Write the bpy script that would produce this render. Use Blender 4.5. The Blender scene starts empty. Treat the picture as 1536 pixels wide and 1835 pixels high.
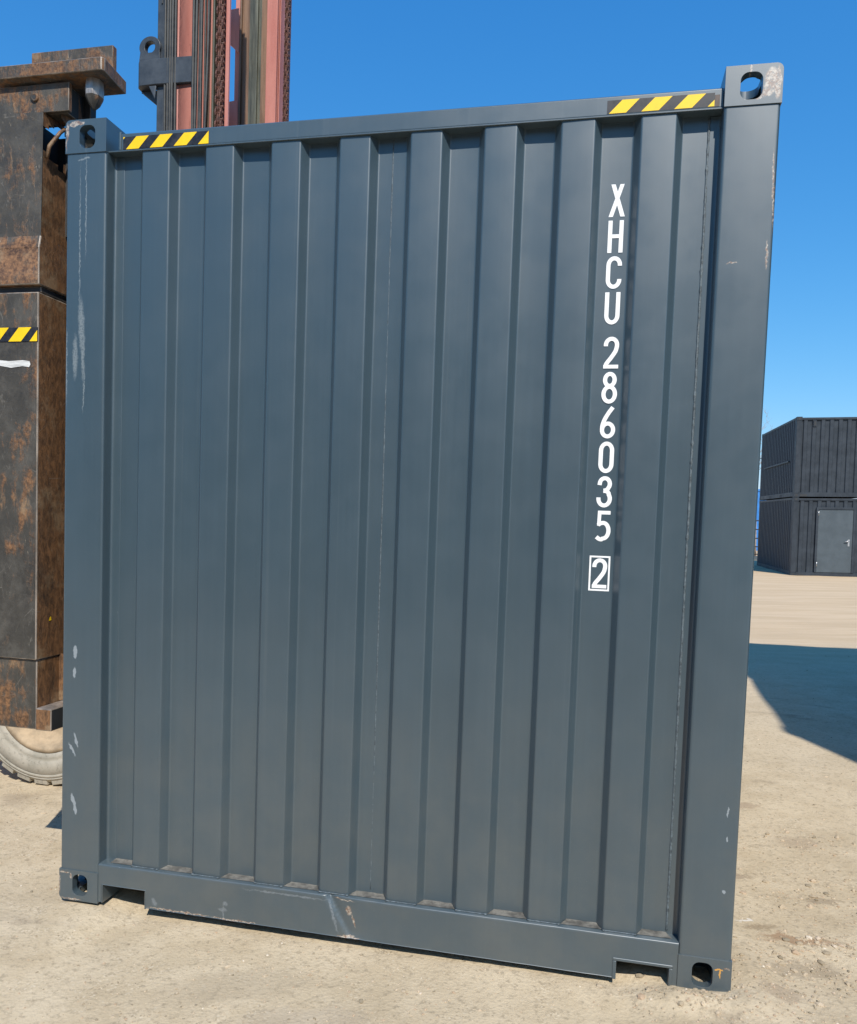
import bpy, bmesh, math, random
from mathutils import Vector, Matrix, noise
R = math.radians
random.seed(7)

# ------------------------------------------------------------ camera, sky, sun, exposure
S = bpy.context.scene
COL = S.collection
cam_data = bpy.data.cameras.new('camera')
cam = bpy.data.objects.new('camera', cam_data); COL.objects.link(cam)
# rows of the camera to world rotation (columns: right, up, back)
cr = Vector((0.9999280, 0.0008429, 0.0119695))
cd = Vector((0.0119991, -0.0702385, -0.9974581))      # image down
cf = Vector((0.0, 0.9975299, -0.0702435))             # forward
m = Matrix((( cr.x, -cd.x, -cf.x, 0.0), (cr.y, -cd.y, -cf.y, 0.0), (cr.z, -cd.z, -cf.z, 1.475), (0, 0, 0, 1)))
cam.matrix_world = m
cam_data.sensor_fit = 'HORIZONTAL'; cam_data.sensor_width = 36.0
cam_data.lens = 1420.0 / 1536.0 * 36.0
cam_data.shift_y = (1024.0 - 917.5) / 1536.0
cam_data.clip_start = 0.05; cam_data.clip_end = 3000.0
S.camera = cam

YAW, LEAN, ROLL = -0.21018984, -0.01851445, 0.01918502
CM = Matrix.Translation((-1.40135212, 2.94605175, -0.00540019)) @ Matrix.Rotation(YAW, 4, 'Z') @ Matrix.Rotation(LEAN, 4, 'X') @ Matrix.Rotation(ROLL, 4, 'Y')
EU = Vector((math.cos(YAW), math.sin(YAW), 0)); ED = Vector((-math.sin(YAW), math.cos(YAW), 0))

SUN_EL, SUN_AZ = R(48), R(21)
hs = EU * math.sin(SUN_AZ) - ED * math.cos(SUN_AZ)
to_sun = (hs * math.cos(SUN_EL) + Vector((0, 0, math.sin(SUN_EL)))).normalized()
sl = bpy.data.lights.new('sun', 'SUN'); sl.energy = 5.0; sl.angle = R(0.53); sl.color = (1.0, 0.955, 0.88)
so = bpy.data.objects.new('sun', sl); COL.objects.link(so)
so.rotation_euler = to_sun.to_track_quat('Z', 'Y').to_euler()

SKY_GRADE = ((1.38, .68), (.78, .79), (.50, 1.04))
w = bpy.data.worlds.new('World'); S.world = w; w.use_nodes = True
nt = w.node_tree; nt.nodes.clear()
sky = nt.nodes.new('ShaderNodeTexSky'); sky.sky_type = 'NISHITA'; sky.sun_disc = False
sky.sun_elevation = SUN_EL; sky.sun_rotation = math.atan2(to_sun.x, to_sun.y)
sky.air_density = 1.0; sky.dust_density = 0.35; sky.ozone_density = 2.2; sky.altitude = 100
sepc = nt.nodes.new('ShaderNodeSeparateColor'); comb = nt.nodes.new('ShaderNodeCombineColor')
nt.links.new(sky.outputs[0], sepc.inputs[0])
for i_, (ex_, sc_) in enumerate(SKY_GRADE):      # deeper azure, channel by channel
    m0 = nt.nodes.new('ShaderNodeMath'); m0.operation = 'MULTIPLY'; m0.inputs[1].default_value = 0.135; nt.links.new(sepc.outputs[i_], m0.inputs[0])
    m1 = nt.nodes.new('ShaderNodeMath'); m1.operation = 'POWER'; m1.inputs[1].default_value = ex_; nt.links.new(m0.outputs[0], m1.inputs[0])
    m2 = nt.nodes.new('ShaderNodeMath'); m2.operation = 'MULTIPLY'; m2.inputs[1].default_value = sc_ / 0.135; nt.links.new(m1.outputs[0], m2.inputs[0])
    nt.links.new(m2.outputs[0], comb.inputs[i_])
bg = nt.nodes.new('ShaderNodeBackground'); bg.inputs['Strength'].default_value = 0.135
wo = nt.nodes.new('ShaderNodeOutputWorld')
nt.links.new(comb.outputs[0], bg.inputs[0]); nt.links.new(bg.outputs[0], wo.inputs[0])
vs = S.view_settings; vs.view_transform = 'Standard'; vs.look = 'None'; vs.gamma = 1; vs.exposure = 0.0; vs.use_curve_mapping = False

# ------------------------------------------------------------ material helpers
class NT:
    def __init__(s, name):
        s.m = bpy.data.materials.new(name); s.m.use_nodes = True
        s.t = s.m.node_tree; s.t.nodes.clear()
        s.out = s.t.nodes.new('ShaderNodeOutputMaterial'); s.b = s.t.nodes.new('ShaderNodeBsdfPrincipled')
        s.t.links.new(s.b.outputs[0], s.out.inputs[0])
        s.tc = s.t.nodes.new('ShaderNodeTexCoord').outputs['Object']
    def put(s, sock, v):
        if isinstance(v, bpy.types.NodeSocket): s.t.links.new(v, sock)
        elif v is not None: sock.default_value = v
    def noise(s, scale=5, detail=4, rough=.55, vec=None, dist=0.0, out='Fac'):
        n = s.t.nodes.new('ShaderNodeTexNoise'); n.inputs['Scale'].default_value = scale
        n.inputs['Detail'].default_value = detail; n.inputs['Roughness'].default_value = rough; n.inputs['Distortion'].default_value = dist
        s.put(n.inputs['Vector'], vec if vec is not None else s.tc); return n.outputs[out]
    def voro(s, scale, vec=None, feature='F1', out='Distance', rnd=1):
        n = s.t.nodes.new('ShaderNodeTexVoronoi'); n.feature = feature; n.inputs['Scale'].default_value = scale
        n.inputs['Randomness'].default_value = rnd
        s.put(n.inputs['Vector'], vec if vec is not None else s.tc); return n.outputs[out]
    def mapping(s, scale=(1, 1, 1), rot=(0, 0, 0), loc=(0, 0, 0), vec=None):
        n = s.t.nodes.new('ShaderNodeMapping'); n.inputs['Scale'].default_value = scale
        n.inputs['Rotation'].default_value = rot; n.inputs['Location'].default_value = loc
        s.put(n.inputs['Vector'], vec if vec is not None else s.tc); return n.outputs[0]
    def ramp(s, fac, lo, hi, a=0.0, b=1.0):
        n = s.t.nodes.new('ShaderNodeMapRange'); n.interpolation_type = 'SMOOTHSTEP'; n.clamp = True
        s.put(n.inputs['Value'], fac)
        n.inputs['From Min'].default_value = lo; n.inputs['From Max'].default_value = hi
        n.inputs['To Min'].default_value = a; n.inputs['To Max'].default_value = b; return n.outputs[0]
    def math(s, op, a, b=None, clamp=False):
        n = s.t.nodes.new('ShaderNodeMath'); n.operation = op; n.use_clamp = clamp
        s.put(n.inputs[0], a); s.put(n.inputs[1], b); return n.outputs[0]
    def mix(s, fac, a, b):
        n = s.t.nodes.new('ShaderNodeMix'); n.data_type = 'RGBA'; n.clamp_factor = True
        s.put(n.inputs[0], fac)
        s.put(n.inputs[6], (*a, 1) if isinstance(a, tuple) else a); s.put(n.inputs[7], (*b, 1) if isinstance(b, tuple) else b)
        return n.outputs[2]
    def sep(s, vec=None):
        n = s.t.nodes.new('ShaderNodeSeparateXYZ'); s.put(n.inputs[0], vec if vec is not None else s.tc); return n.outputs
    def bump(s, h, strength=.3, dist=.01, nrm=None):
        n = s.t.nodes.new('ShaderNodeBump'); n.inputs['Strength'].default_value = strength; n.inputs['Distance'].default_value = dist
        s.put(n.inputs['Height'], h)
        if nrm is not None: s.t.links.new(nrm, n.inputs['Normal'])
        return n.outputs[0]
    def done(s, color, rough=.5, metal=0.0, normal=None, spec=.5):
        s.put(s.b.inputs['Base Color'], (*color, 1) if isinstance(color, tuple) else color)
        s.put(s.b.inputs['Roughness'], rough); s.put(s.b.inputs['Metallic'], metal)
        s.b.inputs['Specular IOR Level'].default_value = spec
        if normal is not None: s.t.links.new(normal, s.b.inputs['Normal'])
        return s.m
    def blob(s, cx, cz, rx, rz, ang=0, soft=.35, xs=None, zs=None):
        # soft edged elliptical mark on the x z plane
        dx = s.math('SUBTRACT', xs, cx); dz = s.math('SUBTRACT', zs, cz)
        c, sn = math.cos(ang), math.sin(ang)
        a = s.math('ADD', s.math('MULTIPLY', dx, c / rx), s.math('MULTIPLY', dz, sn / rx))
        b = s.math('ADD', s.math('MULTIPLY', dx, -sn / rz), s.math('MULTIPLY', dz, c / rz))
        q = s.math('ADD', s.math('MULTIPLY', a, a), s.math('MULTIPLY', b, b))
        return s.ramp(q, 1.0, 1.0 - soft if soft < 1 else 0.0)
    def anyof(s, lst):
        r = lst[0]
        for x in lst[1:]: r = s.math('MAXIMUM', r, x)
        return r

def painted(name, base, rough=.42, marks=True):
    n = NT(name)
    x, y, z = n.sep()
    streak = n.noise(1.0, 5, .6, n.mapping((60, 60, 1.3)))
    big = n.noise(2.2, 3, .5)
    c = n.mix(n.ramp(streak, .35, .7, 0, .14), base, tuple(min(1, v * 1.35 + .006) for v in base))
    c = n.mix(n.ramp(big, .35, .7, 0, .30), c, tuple(v * .82 for v in base))
    # dust lying on the lower part
    low = n.ramp(z, 1.5, -.2, 0, 1)
    dn = n.ramp(n.noise(5, 5, .65), .3, .75, .08, .36)
    c = n.mix(n.math('MULTIPLY', low, dn), c, (.135, .13, .11))
    sp = n.ramp(n.noise(260, 2, .6), .70, .78, 0, .5)
    c = n.mix(n.math('MULTIPLY', sp, n.ramp(z, 1.3, 0, .15, 1)), c, (.28, .26, .22))
    drip = n.ramp(n.noise(1.0, 2, .5, n.mapping((38, 38, .35), loc=(3, 1, 5))), .66, .74, 0, .08)
    c = n.mix(drip, c, (.16, .18, .185))
    ro = n.math('ADD', n.ramp(n.noise(7, 4, .6), .3, .7, rough - .05, rough + .09), n.math('MULTIPLY', low, .12))
    metal = None
    if marks:
        d = n.noise(55, 3, .6, out='Color')
        ds = n.t.nodes.new('ShaderNodeSeparateColor'); n.put(ds.inputs[0], d)
        xw = n.math('ADD', x, n.math('MULTIPLY', n.math('SUBTRACT', ds.outputs[0], .5), .016))
        zw = n.math('ADD', z, n.math('MULTIPLY', n.math('SUBTRACT', ds.outputs[1], .5), .022))
        B = lambda cx, cz, rx, rz, ang=0, soft=.5: n.blob(cx, cz, rx, rz, ang, soft, xw, zw)
        front = n.ramp(y, .04, .03, 0, 1)
        smear = n.anyof([B(.045, 2.05, .013, .10, 0, .95), B(.070, 2.16, .016, .13, .05, .95), B(.076, 2.08, .010, .16, .03, .95), B(.008, 2.02, .006, .17, 0, .9), B(.082, 1.93, .003, .10, -.05, .8),
                         B(.075, 2.76, .028, .004, .15), B(.084, 2.6, .0025, .22, 0, .6), B(.06, 2.45, .003, .35, 0, .9)])
        dab = n.anyof([B(.057, .956, .008, .027), B(.055, .876, .008, .024), B(.064, .62, .0065, .030, .25), B(.048, .583, .0055, .032, .55),
                       B(.055, .385, .007, .033, .3), B(.063, .352, .008, .018, .2), B(2.40, .60, .003, .02), B(2.40, .34, .006, .006), B(2.402, .51, .003, .01)])
        chip = n.anyof([B(2.404, 2.850, .022, .042, -.1, .5), B(2.396, 2.812, .024, .014, .3, .5), B(2.424, 2.84, .010, .052, 0, .4), B(2.37, 2.80, .012, .007, .4),
                        B(.045, 2.882, .034, .010, .1, .3), B(.008, 2.86, .008, .03), B(.005, 2.82, .004, .04), B(.024, .104, .024, .004), B(.05, .094, .004, .012),
                        B(.003, .06, .003, .04), B(.05, .004, .05, .003), B(2.424, .092, .012, .004, -.3), B(2.345, 2.885, .004, .012),
                        B(1.137, .142, .045, .003, -.02), B(1.155, .105, .013, .022, .3, .8), B(1.175, .07, .005, .03, .35, .9),
                        B(1.16, .012, .045, .004), B(.50, .013, .14, .003), B(.72, .012, .10, .003),
                        B(2.428, 2.52, .0035, .14, .04, .6), B(2.42, 2.33, .004, .05, .02, .6), B(2.32, 2.31, .016, .003, .05)])
        faint = n.anyof([B(.687, .07, .012, .012, 0, .9), B(.675, .045, .022, .010, 0, .9), B(.68, .03, .003, .045), B(.40, .035, .012, .02, .5, .9),
                         B(.92, .135, .20, .004, 0, .9), B(1.10, .08, .006, .075, .32, .9)])
        brk = n.ramp(n.noise(140, 4, .75), .36, .55, .25, 1)
        c = n.mix(n.math('MULTIPLY', n.math('MULTIPLY', smear, front), n.math('MULTIPLY', brk, .55)), c, (.30, .33, .33))
        c = n.mix(n.math('MULTIPLY', n.math('MULTIPLY', faint, front), n.math('MULTIPLY', brk, .45)), c, (.26, .29, .32))
        c = n.mix(n.math('MULTIPLY', n.math('MULTIPLY', dab, front), .75), c, (.30, .34, .37))
        cc = n.mix(n.ramp(n.noise(90, 4, .7), .42, .58, 0, 1), (.44, .38, .31), (.20, .12, .08))
        c = n.mix(n.math('MULTIPLY', n.math('MULTIPLY', chip, front), brk), c, cc)
        mus = n.anyof([B(2.398, .085, .012, .0028, -.1, .3), B(2.402, .070, .0028, .014, 0, .3)])
        c = n.mix(n.math('MULTIPLY', mus, front), c, (.60, .30, .06))
    h1 = n.noise(1.0, 3, .5, n.mapping((3.5, 3.5, 1.6)))
    b1 = n.bump(h1, .35, .012)
    b2 = n.bump(n.noise(420, 2, .5), .10, .001, b1)
    n.b.inputs['Coat Weight'].default_value = .8; n.b.inputs['Coat Roughness'].default_value = .40; n.b.inputs['Coat IOR'].default_value = 1.7
    return n.done(c, ro, 0.0, b2, .45)

def rusty(name, rust=.5, base=(.050, .045, .037), streak=0.0):
    n = NT(name)
    x, y, z = n.sep()
    big = n.noise(3.2, 7, .68, dist=.4)
    vert = n.noise(1.0, 7, .7, n.mapping((26, 26, 7)), .3)
    mk = n.math('ADD', n.math('MULTIPLY', big, .6 - streak * .3), n.math('MULTIPLY', vert, .4 + streak * .3))
    r = n.ramp(mk, .66 - rust * .34, .72 - rust * .30)
    fine = n.noise(60, 6, .75, n.mapping((1, 1, 1 - .75 * streak)))
    long = n.noise(1.0, 8, .80, n.mapping((60, 60, 26), loc=(1, 7, 3)), .6)
    rc = n.mix(n.ramp(n.mix(streak, fine, long), .35, .65), (.075, .040, .021), (.25, .125, .055))
    rc = n.mix(n.ramp(n.noise(7, 6, .7), .52, .66, 0, .7), rc, (.28, .19, .11))
    bc = n.mix(n.ramp(n.noise(10, 6, .7), .4, .7, 0, .7), base, tuple(v * 1.8 + .012 for v in base))
    bc = n.mix(n.ramp(n.noise(22, 5, .7, n.mapping((1, 1, .5), loc=(5, 5, 5))), .62, .70, 0, .5), bc, (.20, .18, .15))
    c = n.mix(r, bc, rc)
    def scratch(sc, rot, w_, lo):
        v = n.ramp(n.voro(sc, n.mapping((1, 1, .25), rot=rot), 'DISTANCE_TO_EDGE'), w_, .0, 0, 1)
        return n.math('MULTIPLY', v, n.ramp(n.noise(9, 3, .6, n.mapping((1, 1, 1), loc=rot)), lo, lo + .1))
    sc = n.anyof([scratch(20, (.2, .25, .2), .010, .52), scratch(33, (.1, -.5, .7), .010, .55), scratch(14, (.9, .9, .3), .006, .5)])
    c = n.mix(n.math('MULTIPLY', sc, .32), c, (.30, .27, .23))
    chip = n.ramp(n.noise(85, 4, .75, n.mapping((1, 1, .3))), .655, .71, 0, .7)
    c = n.mix(n.math('MULTIPLY', chip, n.ramp(n.noise(5, 4, .6), .4, .6)), c, (.40, .33, .23))
    grime = n.ramp(n.noise(2.6, 6, .7, n.mapping((1, 1, .6), loc=(8, 2, 6)), .8), .50, .64)
    c = n.mix(n.math('MULTIPLY', grime, n.ramp(fine, .2, .6, .85, .45)), c, (.026, .023, .020))
    b = n.bump(n.math('ADD', n.math('MULTIPLY', n.mix(streak, fine, long), .6), n.math('MULTIPLY', r, .8)), .5, .004)
    return n.done(c, n.ramp(fine, .3, .7, .42, .75), 0.0, b, .45)

def flat(name, col, rough=.5, metal=0.0, var=.25, nscale=8, bs=.15, stretch=(1, 1, 1)):
    n = NT(name)
    f = n.noise(nscale, 6, .65, n.mapping(stretch))
    c = n.mix(n.ramp(f, .3, .7), tuple(v * (1 - var) for v in col), tuple(min(1, v * (1 + var)) for v in col))
    b = n.bump(n.noise(nscale * 12, 4, .6), bs, .002)
    return n.done(c, n.ramp(f, .3, .7, rough - .06, rough + .08), metal, b)

M = {}
M['paint'] = painted('anthracite container paint', (.039, .067, .086), .38)
M['ledge'] = flat('dust covered ledge', (.125, .118, .103), .85, 0, .5, 30)
M['weld'] = flat('weld bead paint', (.10, .125, .14), .4, 0, .5, 90, .6)
M['inside'] = flat('dark inner steel', (.03, .032, .034), .7)
M['chalk'] = flat('brushed white paint', (.62, .62, .60), .6, 0, .3, 40, .2, (.3, 1, 6)); M['white'] = flat('white vinyl lettering', (.86, .86, .86), .45, 0, .03, 20, .02)
M['yellow'] = flat('yellow reflective tape', (.90, .58, .004), .5, 0, .05, 30, .03)
M['black_tape'] = flat('black tape', (.018, .018, .022), .45, 0, .4, 40, .05)
M['glue'] = flat('brown glue remains', (.13, .10, .085), .7, 0, .3, 60, .05)
M['black_rust'] = rusty('worn black steel', .42)
M['black_rust2'] = rusty('black steel with heavy rust', .52)
M['rust'] = rusty('brown rusted rubbing face', 1.02, (.05, .042, .032), 1.0)
M['wear'] = flat('worn bare edge', (.24, .20, .165), .5, .3, .5, 25, .5, (1, 1, .3))
M['bare'] = flat('bare scraped steel', (.42, .38, .35), .38, .6, .35, 30, .5, (1, 1, .3))
M['pink'] = None
n = NT('faded red mast paint')
f = n.noise(3, 6, .6, n.mapping((3, 3, .5)))
c = n.mix(n.ramp(f, .3, .7), (.44, .150, .115), (.56, .225, .175))
gr = n.ramp(n.noise(1.0, 6, .7, n.mapping((22, 22, 1.6), loc=(4, 2, 0))), .60, .70, 0, .65)
c = n.mix(gr, c, (.16, .062, .04))
c = n.mix(n.ramp(n.noise(70, 4, .7, n.mapping((1, 1, .4))), .67, .72, 0, .8), c, (.06, .035, .03))
M['pink'] = n.done(c, .55, 0, n.bump(n.noise(40, 4, .6), .2, .003))
M['rail'] = flat('greasy brown mast channel', (.18, .105, .062), .5, .1, .45, 3, .3, (8, 8, .5))
M['grease'] = flat('greenish grey greased channel', (.105, .105, .078), .4, .2, .45, 4, .3, (8, 8, .6))
M['chain'] = flat('rusted chain steel', (.12, .050, .034), .6, .15, .6, 60, .5)
M['hose'] = flat('black rubber hose', (.045, .043, .038), .5, 0, .4, 12, .2)
M['black_paint'] = flat('faded black paint', (.040, .048, .058), .5, 0, .35, 7, .2)
M['glass'] = flat('cab glass', (.02, .025, .03), .1, 0, .1)
n = NT('dusty tyre rubber')
f = n.noise(9, 5, .6)
c = n.mix(n.ramp(f, .3, .7), (.30, .28, .23), (.42, .385, .32))
c = n.mix(n.ramp(n.noise(50, 4, .6), .55, .7, 0, .45), c, (.13, .12, .10))
M['tyre'] = n.done(c, .85, 0, n.bump(n.noise(70, 4, .6), .25, .003), .3)
M['rim'] = flat('dusty rusted rim', (.38, .29, .19), .8, 0, .25, 14)
M['far_paint'] = flat('black container paint', (.038, .046, .056), .5, 0, .2, 3, .05); M['far_paint'].node_tree.nodes['Principled BSDF'].inputs['Specular IOR Level'].default_value = .2
M['door'] = flat('grey door paint', (.068, .086, .098), .45, 0, .1, 3, .03)
M['steel'] = flat('brushed handle steel', (.6, .6, .6), .3, .9, .1)
M['blue'] = flat('bright blue sheet', (.035, .20, .52), .5, 0, .2, 2)
M['bark'] = flat('pale bare bark', (.36, .29, .24), .8, 0, .4, 6, .4)
M['fence'] = flat('black fence paint', (.02, .02, .022), .5)
M['wood'] = flat('grey weathered wood', (.26, .22, .17), .85, 0, .3, 6)

# ground: bare patches and marks lying in the dirt
PATCH = [(1.30, 2.60, .16, .06, .2, (.27, .21, .145), .5), (1.16, 2.44, .10, .05, 0, (.27, .20, .14), .5), (1.37, 2.80, .17, .035, -.08, (.31, .19, .11), .75), (1.26, 2.87, .09, .03, 0, (.25, .18, .11), .6), (1.23, 2.93, .05, .010, .1, (.74, .68, .60), .8),
         (1.62, 3.12, .10, .035, 0, (.25, .19, .13), .55), (1.80, 3.72, .13, .10, 0, (.35, .26, .18), .4), (1.73, 4.22, .12, .06, 0, (.34, .25, .17), .6), (1.35, 3.34, .06, .02, 0, (.27, .20, .14), .6),
         (-.6, 2.45, .30, .12, .2, (.36, .29, .20), .4), (-.35, 2.25, .25, .10, 0, (.40, .33, .25), .4), (.1, 2.1, .35, .08, .1, (.33, .27, .19), .3)]
n = NT('packed sandy dirt')
geo = n.t.nodes.new('ShaderNodeNewGeometry').outputs['Position']
px, py, pz = n.sep(geo)
far = n.ramp(py, 5.0, 13.0)
a1 = n.noise(.55, 6, .6, geo, .3); a2 = n.noise(4.5, 6, .65, geo); a3 = n.noise(38, 5, .7, geo); a4 = n.noise(150, 4, .75, geo)
c = n.mix(n.ramp(a2, .32, .68), (.475, .378, .250), (.58, .475, .330))
c = n.mix(n.ramp(a1, .42, .68, 0, .55), c, (.60, .49, .34))
c = n.mix(n.ramp(a3, .50, .68, 0, .6), c, (.28, .225, .155))
c = n.mix(n.ramp(a4, .60, .72, 0, .60), c, (.205, .165, .12))
c = n.mix(n.ramp(a4, .36, .27, 0, .55), c, (.62, .55, .43))
lines = n.noise(1.0, 6, .65, n.mapping((.35, 3.0, 1), rot=(0, 0, .1), vec=geo), .5)
cf_ = n.mix(n.ramp(lines, .35, .7), (.53, .385, .235), (.62, .46, .295))
cf_ = n.mix(n.ramp(lines, .68, .74, 0, .5), cf_, (.30, .22, .15))
cf_ = n.mix(n.ramp(n.noise(3.5, 6, .7, geo), .60, .72, 0, .30), cf_, (.36, .27, .18))
c = n.mix(far, c, cf_)
vc = n.voro(150, geo, out='Color', rnd=1); vcs = n.t.nodes.new('ShaderNodeSeparateColor'); n.put(vcs.inputs[0], vc)
gm = n.ramp(n.noise(6, 5, .65, geo), .45, .68, .0, .55)
nearm = n.ramp(py, 9.0, 3.0)
c = n.mix(n.math('MULTIPLY', n.math('MULTIPLY', n.ramp(vcs.outputs[0], .86, .93), gm), nearm), c, (.66, .57, .43))
c = n.mix(n.math('MULTIPLY', n.math('MULTIPLY', n.ramp(vcs.outputs[1], .85, .92), gm), nearm), c, (.26, .20, .135))
wx = n.math('ADD', px, n.math('MULTIPLY', n.math('SUBTRACT', n.noise(9, 4, .7, geo), .5), .16)); wy = n.math('ADD', py, n.math('MULTIPLY', n.math('SUBTRACT', n.noise(11, 4, .7, n.mapping((1, 1, 1), loc=(4, 4, 4), vec=geo)), .5), .16))
for (bx_, by_, rx_, ry_, an_, co_, am_) in PATCH:
    c = n.mix(n.math('MULTIPLY', n.blob(bx_, by_, rx_, ry_, an_, .8, wx, wy), am_), c, co_)
damp = n.ramp(n.noise(1.0, 4, .6, n.mapping((1.0, 1.9, 1), loc=(2.3, .4, 0), vec=geo), .6), .60, .70, 0, .38)
c = n.mix(n.math('MULTIPLY', damp, n.ramp(py, 12, 5)), c, (.20, .155, .115))
hh = n.math('ADD', n.math('MULTIPLY', a3, .45), n.math('ADD', n.math('MULTIPLY', a4, .6), n.math('MULTIPLY', n.voro(70, geo), .4)))
M['ground'] = n.done(c, .95, 0, n.bump(hh, .8, .0045), .15)
n = NT('loose stones')
oi = n.t.nodes.new('ShaderNodeNewGeometry').outputs['Random Per Island']
cr_ = n.t.nodes.new('ShaderNodeValToRGB'); n.put(cr_.inputs[0], oi)
e = cr_.color_ramp.elements; e[0].color = (.24, .20, .14, 1); e[1].color = (.70, .62, .50, 1)
e.new(.25).color = (.36, .29, .20, 1); e.new(.7).color = (.52, .42, .30, 1); e.new(.93).color = (.42, .30, .20, 1)
M['stone'] = n.done(cr_.outputs[0], .9, 0, n.bump(n.noise(80, 4, .6), .5, .003), .2)

# ------------------------------------------------------------ mesh helpers
def tag(o, label=None, cat=None, group=None, kind=None):
    if label: o['label'] = label
    if cat: o['category'] = cat
    if group: o['group'] = group
    if kind: o['kind'] = kind
    return o

def empty(name, mat=None, loc=None):
    o = bpy.data.objects.new(name, None); COL.objects.link(o)
    o.empty_display_size = .3
    if mat is not None: o.matrix_world = mat
    elif loc is not None: o.location = loc
    return o

class MB:
    def __init__(s, *mats): s.v = []; s.f = []; s.mi = []; s.mats = [M[k] for k in mats]; s.sm = []
    def face(s, pts, mi=0, smooth=False):
        i = len(s.v); s.v += [tuple(p) for p in pts]; s.f.append(tuple(range(i, i + len(pts)))); s.mi.append(mi); s.sm.append(smooth)
    def box(s, x0, x1, y0, y1, z0, z1, mi=0, mis=None):
        # faces: -x +x -y +y -z +z
        i = len(s.v)
        s.v += [(x0, y0, z0), (x1, y0, z0), (x1, y1, z0), (x0, y1, z0), (x0, y0, z1), (x1, y0, z1), (x1, y1, z1), (x0, y1, z1)]
        fs = [(0, 4, 7, 3), (1, 2, 6, 5), (0, 1, 5, 4), (3, 7, 6, 2), (0, 3, 2, 1), (4, 5, 6, 7)]
        for k, q in enumerate(fs):
            s.f.append(tuple(i + a for a in q)); s.mi.append(mis[k] if mis else mi); s.sm.append(False)
    def grid(s, rows, mi=0, smooth=True, flip=False, close=False):
        i = len(s.v); nr = len(rows); nc = len(rows[0])
        for r in rows: s.v += [tuple(p) for p in r]
        for a in range(nr - 1):
            for b in range(nc if close else nc - 1):
                b2 = (b + 1) % nc
                q = (i + a * nc + b, i + a * nc + b2, i + (a + 1) * nc + b2, i + (a + 1) * nc + b)
                s.f.append(q[::-1] if flip else q); s.mi.append(mi); s.sm.append(smooth)
    def tube(s, pts, r, k=8, mi=0, caps=True):
        pts = [Vector(p) for p in pts]; rs = r if isinstance(r, (list, tuple)) else [r] * len(pts)
        rows = []; prev = None
        for j, p in enumerate(pts):
            t = (pts[min(j + 1, len(pts) - 1)] - pts[max(j - 1, 0)]).normalized()
            if prev is None:
                a = Vector((0, 0, 1)) if abs(t.z) < .9 else Vector((1, 0, 0))
                nn = t.cross(a).normalized()
            else: nn = (prev - t * prev.dot(t)).normalized()
            prev = nn; bb = t.cross(nn)
            rows.append([p + (nn * math.cos(2 * math.pi * q / k) + bb * math.sin(2 * math.pi * q / k)) * rs[j] for q in range(k)])
        s.grid(rows, mi, True, False, True)
        if caps: s.face(rows[0][::-1], mi); s.face(rows[-1], mi)
    def prism(s, poly, axis, a, b, mi=0, side=None):
        # poly: list of 2D points, extruded along axis (0 x, 1 y, 2 z)
        def P(p, t):
            if axis == 0: return (t, p[0], p[1])
            if axis == 1: return (p[0], t, p[1])
            return (p[0], p[1], t)
        A = [P(p, a) for p in poly]; B = [P(p, b) for p in poly]
        s.face(A, mi); s.face(B[::-1], mi)
        for i in range(len(poly)):
            j = (i + 1) % len(poly); s.face([A[j], A[i], B[i], B[j]], mi if side is None else side)
    def lathe(s, prof, c, axis=1, k=48, mi=0, smooth=True):
        rows = []
        for r, t in prof:
            row = []
            for q in range(k):
                a = 2 * math.pi * q / k
                if axis == 1: row.append((c[0] + r * math.cos(a), c[1] + t, c[2] + r * math.sin(a)))
                elif axis == 0: row.append((c[0] + t, c[1] + r * math.cos(a), c[2] + r * math.sin(a)))
                else: row.append((c[0] + r * math.cos(a), c[1] + r * math.sin(a), c[2] + t))
            rows.append(row)
        s.grid(rows, mi, smooth, False, True)
    def build(s, name, parent=None, bevel=0, seg=2, weld=True, recalc=True, wear=False):
        if wear: s.mats = s.mats + [M['wear']]
        me = bpy.data.meshes.new(name); me.from_pydata(s.v, [], s.f)
        for mt in s.mats: me.materials.append(mt)
        me.polygons.foreach_set('material_index', s.mi); me.polygons.foreach_set('use_smooth', s.sm)
        bm = bmesh.new(); bm.from_mesh(me)
        if weld: bmesh.ops.remove_doubles(bm, verts=bm.verts, dist=1e-5)
        if recalc: bmesh.ops.recalc_face_normals(bm, faces=bm.faces)
        bm.to_mesh(me); bm.free(); me.update()
        o = bpy.data.objects.new(name, me); COL.objects.link(o)
        if parent: o.parent = parent
        if bevel:
            md = o.modifiers.new('bevel', 'BEVEL'); md.width = bevel; md.segments = seg; md.limit_method = 'ANGLE'; md.angle_limit = R(35)
            md.harden_normals = True
            if wear: md.material = len(s.mats) - 1
            for p in me.polygons: p.use_smooth = True
            md2 = o.modifiers.new('wn', 'WEIGHTED_NORMAL'); md2.keep_sharp = True
        return o

def round_profile(pts, r, seg=5):
    # open 2D polyline with rounded inner corners
    out = [pts[0]]
    for i in range(1, len(pts) - 1):
        p0, p, p1 = Vector(pts[i - 1]), Vector(pts[i]), Vector(pts[i + 1])
        a = (p0 - p); b = (p1 - p); la, lb = a.length, b.length; a.normalize(); b.normalize()
        ang = a.angle(b)
        t = min(r / math.tan(ang / 2), la * .45, lb * .45)
        q0 = p + a * t; q1 = p + b * t
        for k in range(seg + 1):
            u = k / seg
            out.append(tuple((q0 * (1 - u) + p * u) * (1 - u) + (p * (1 - u) + q1 * u) * u))
    out.append(pts[-1]); return out

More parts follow.
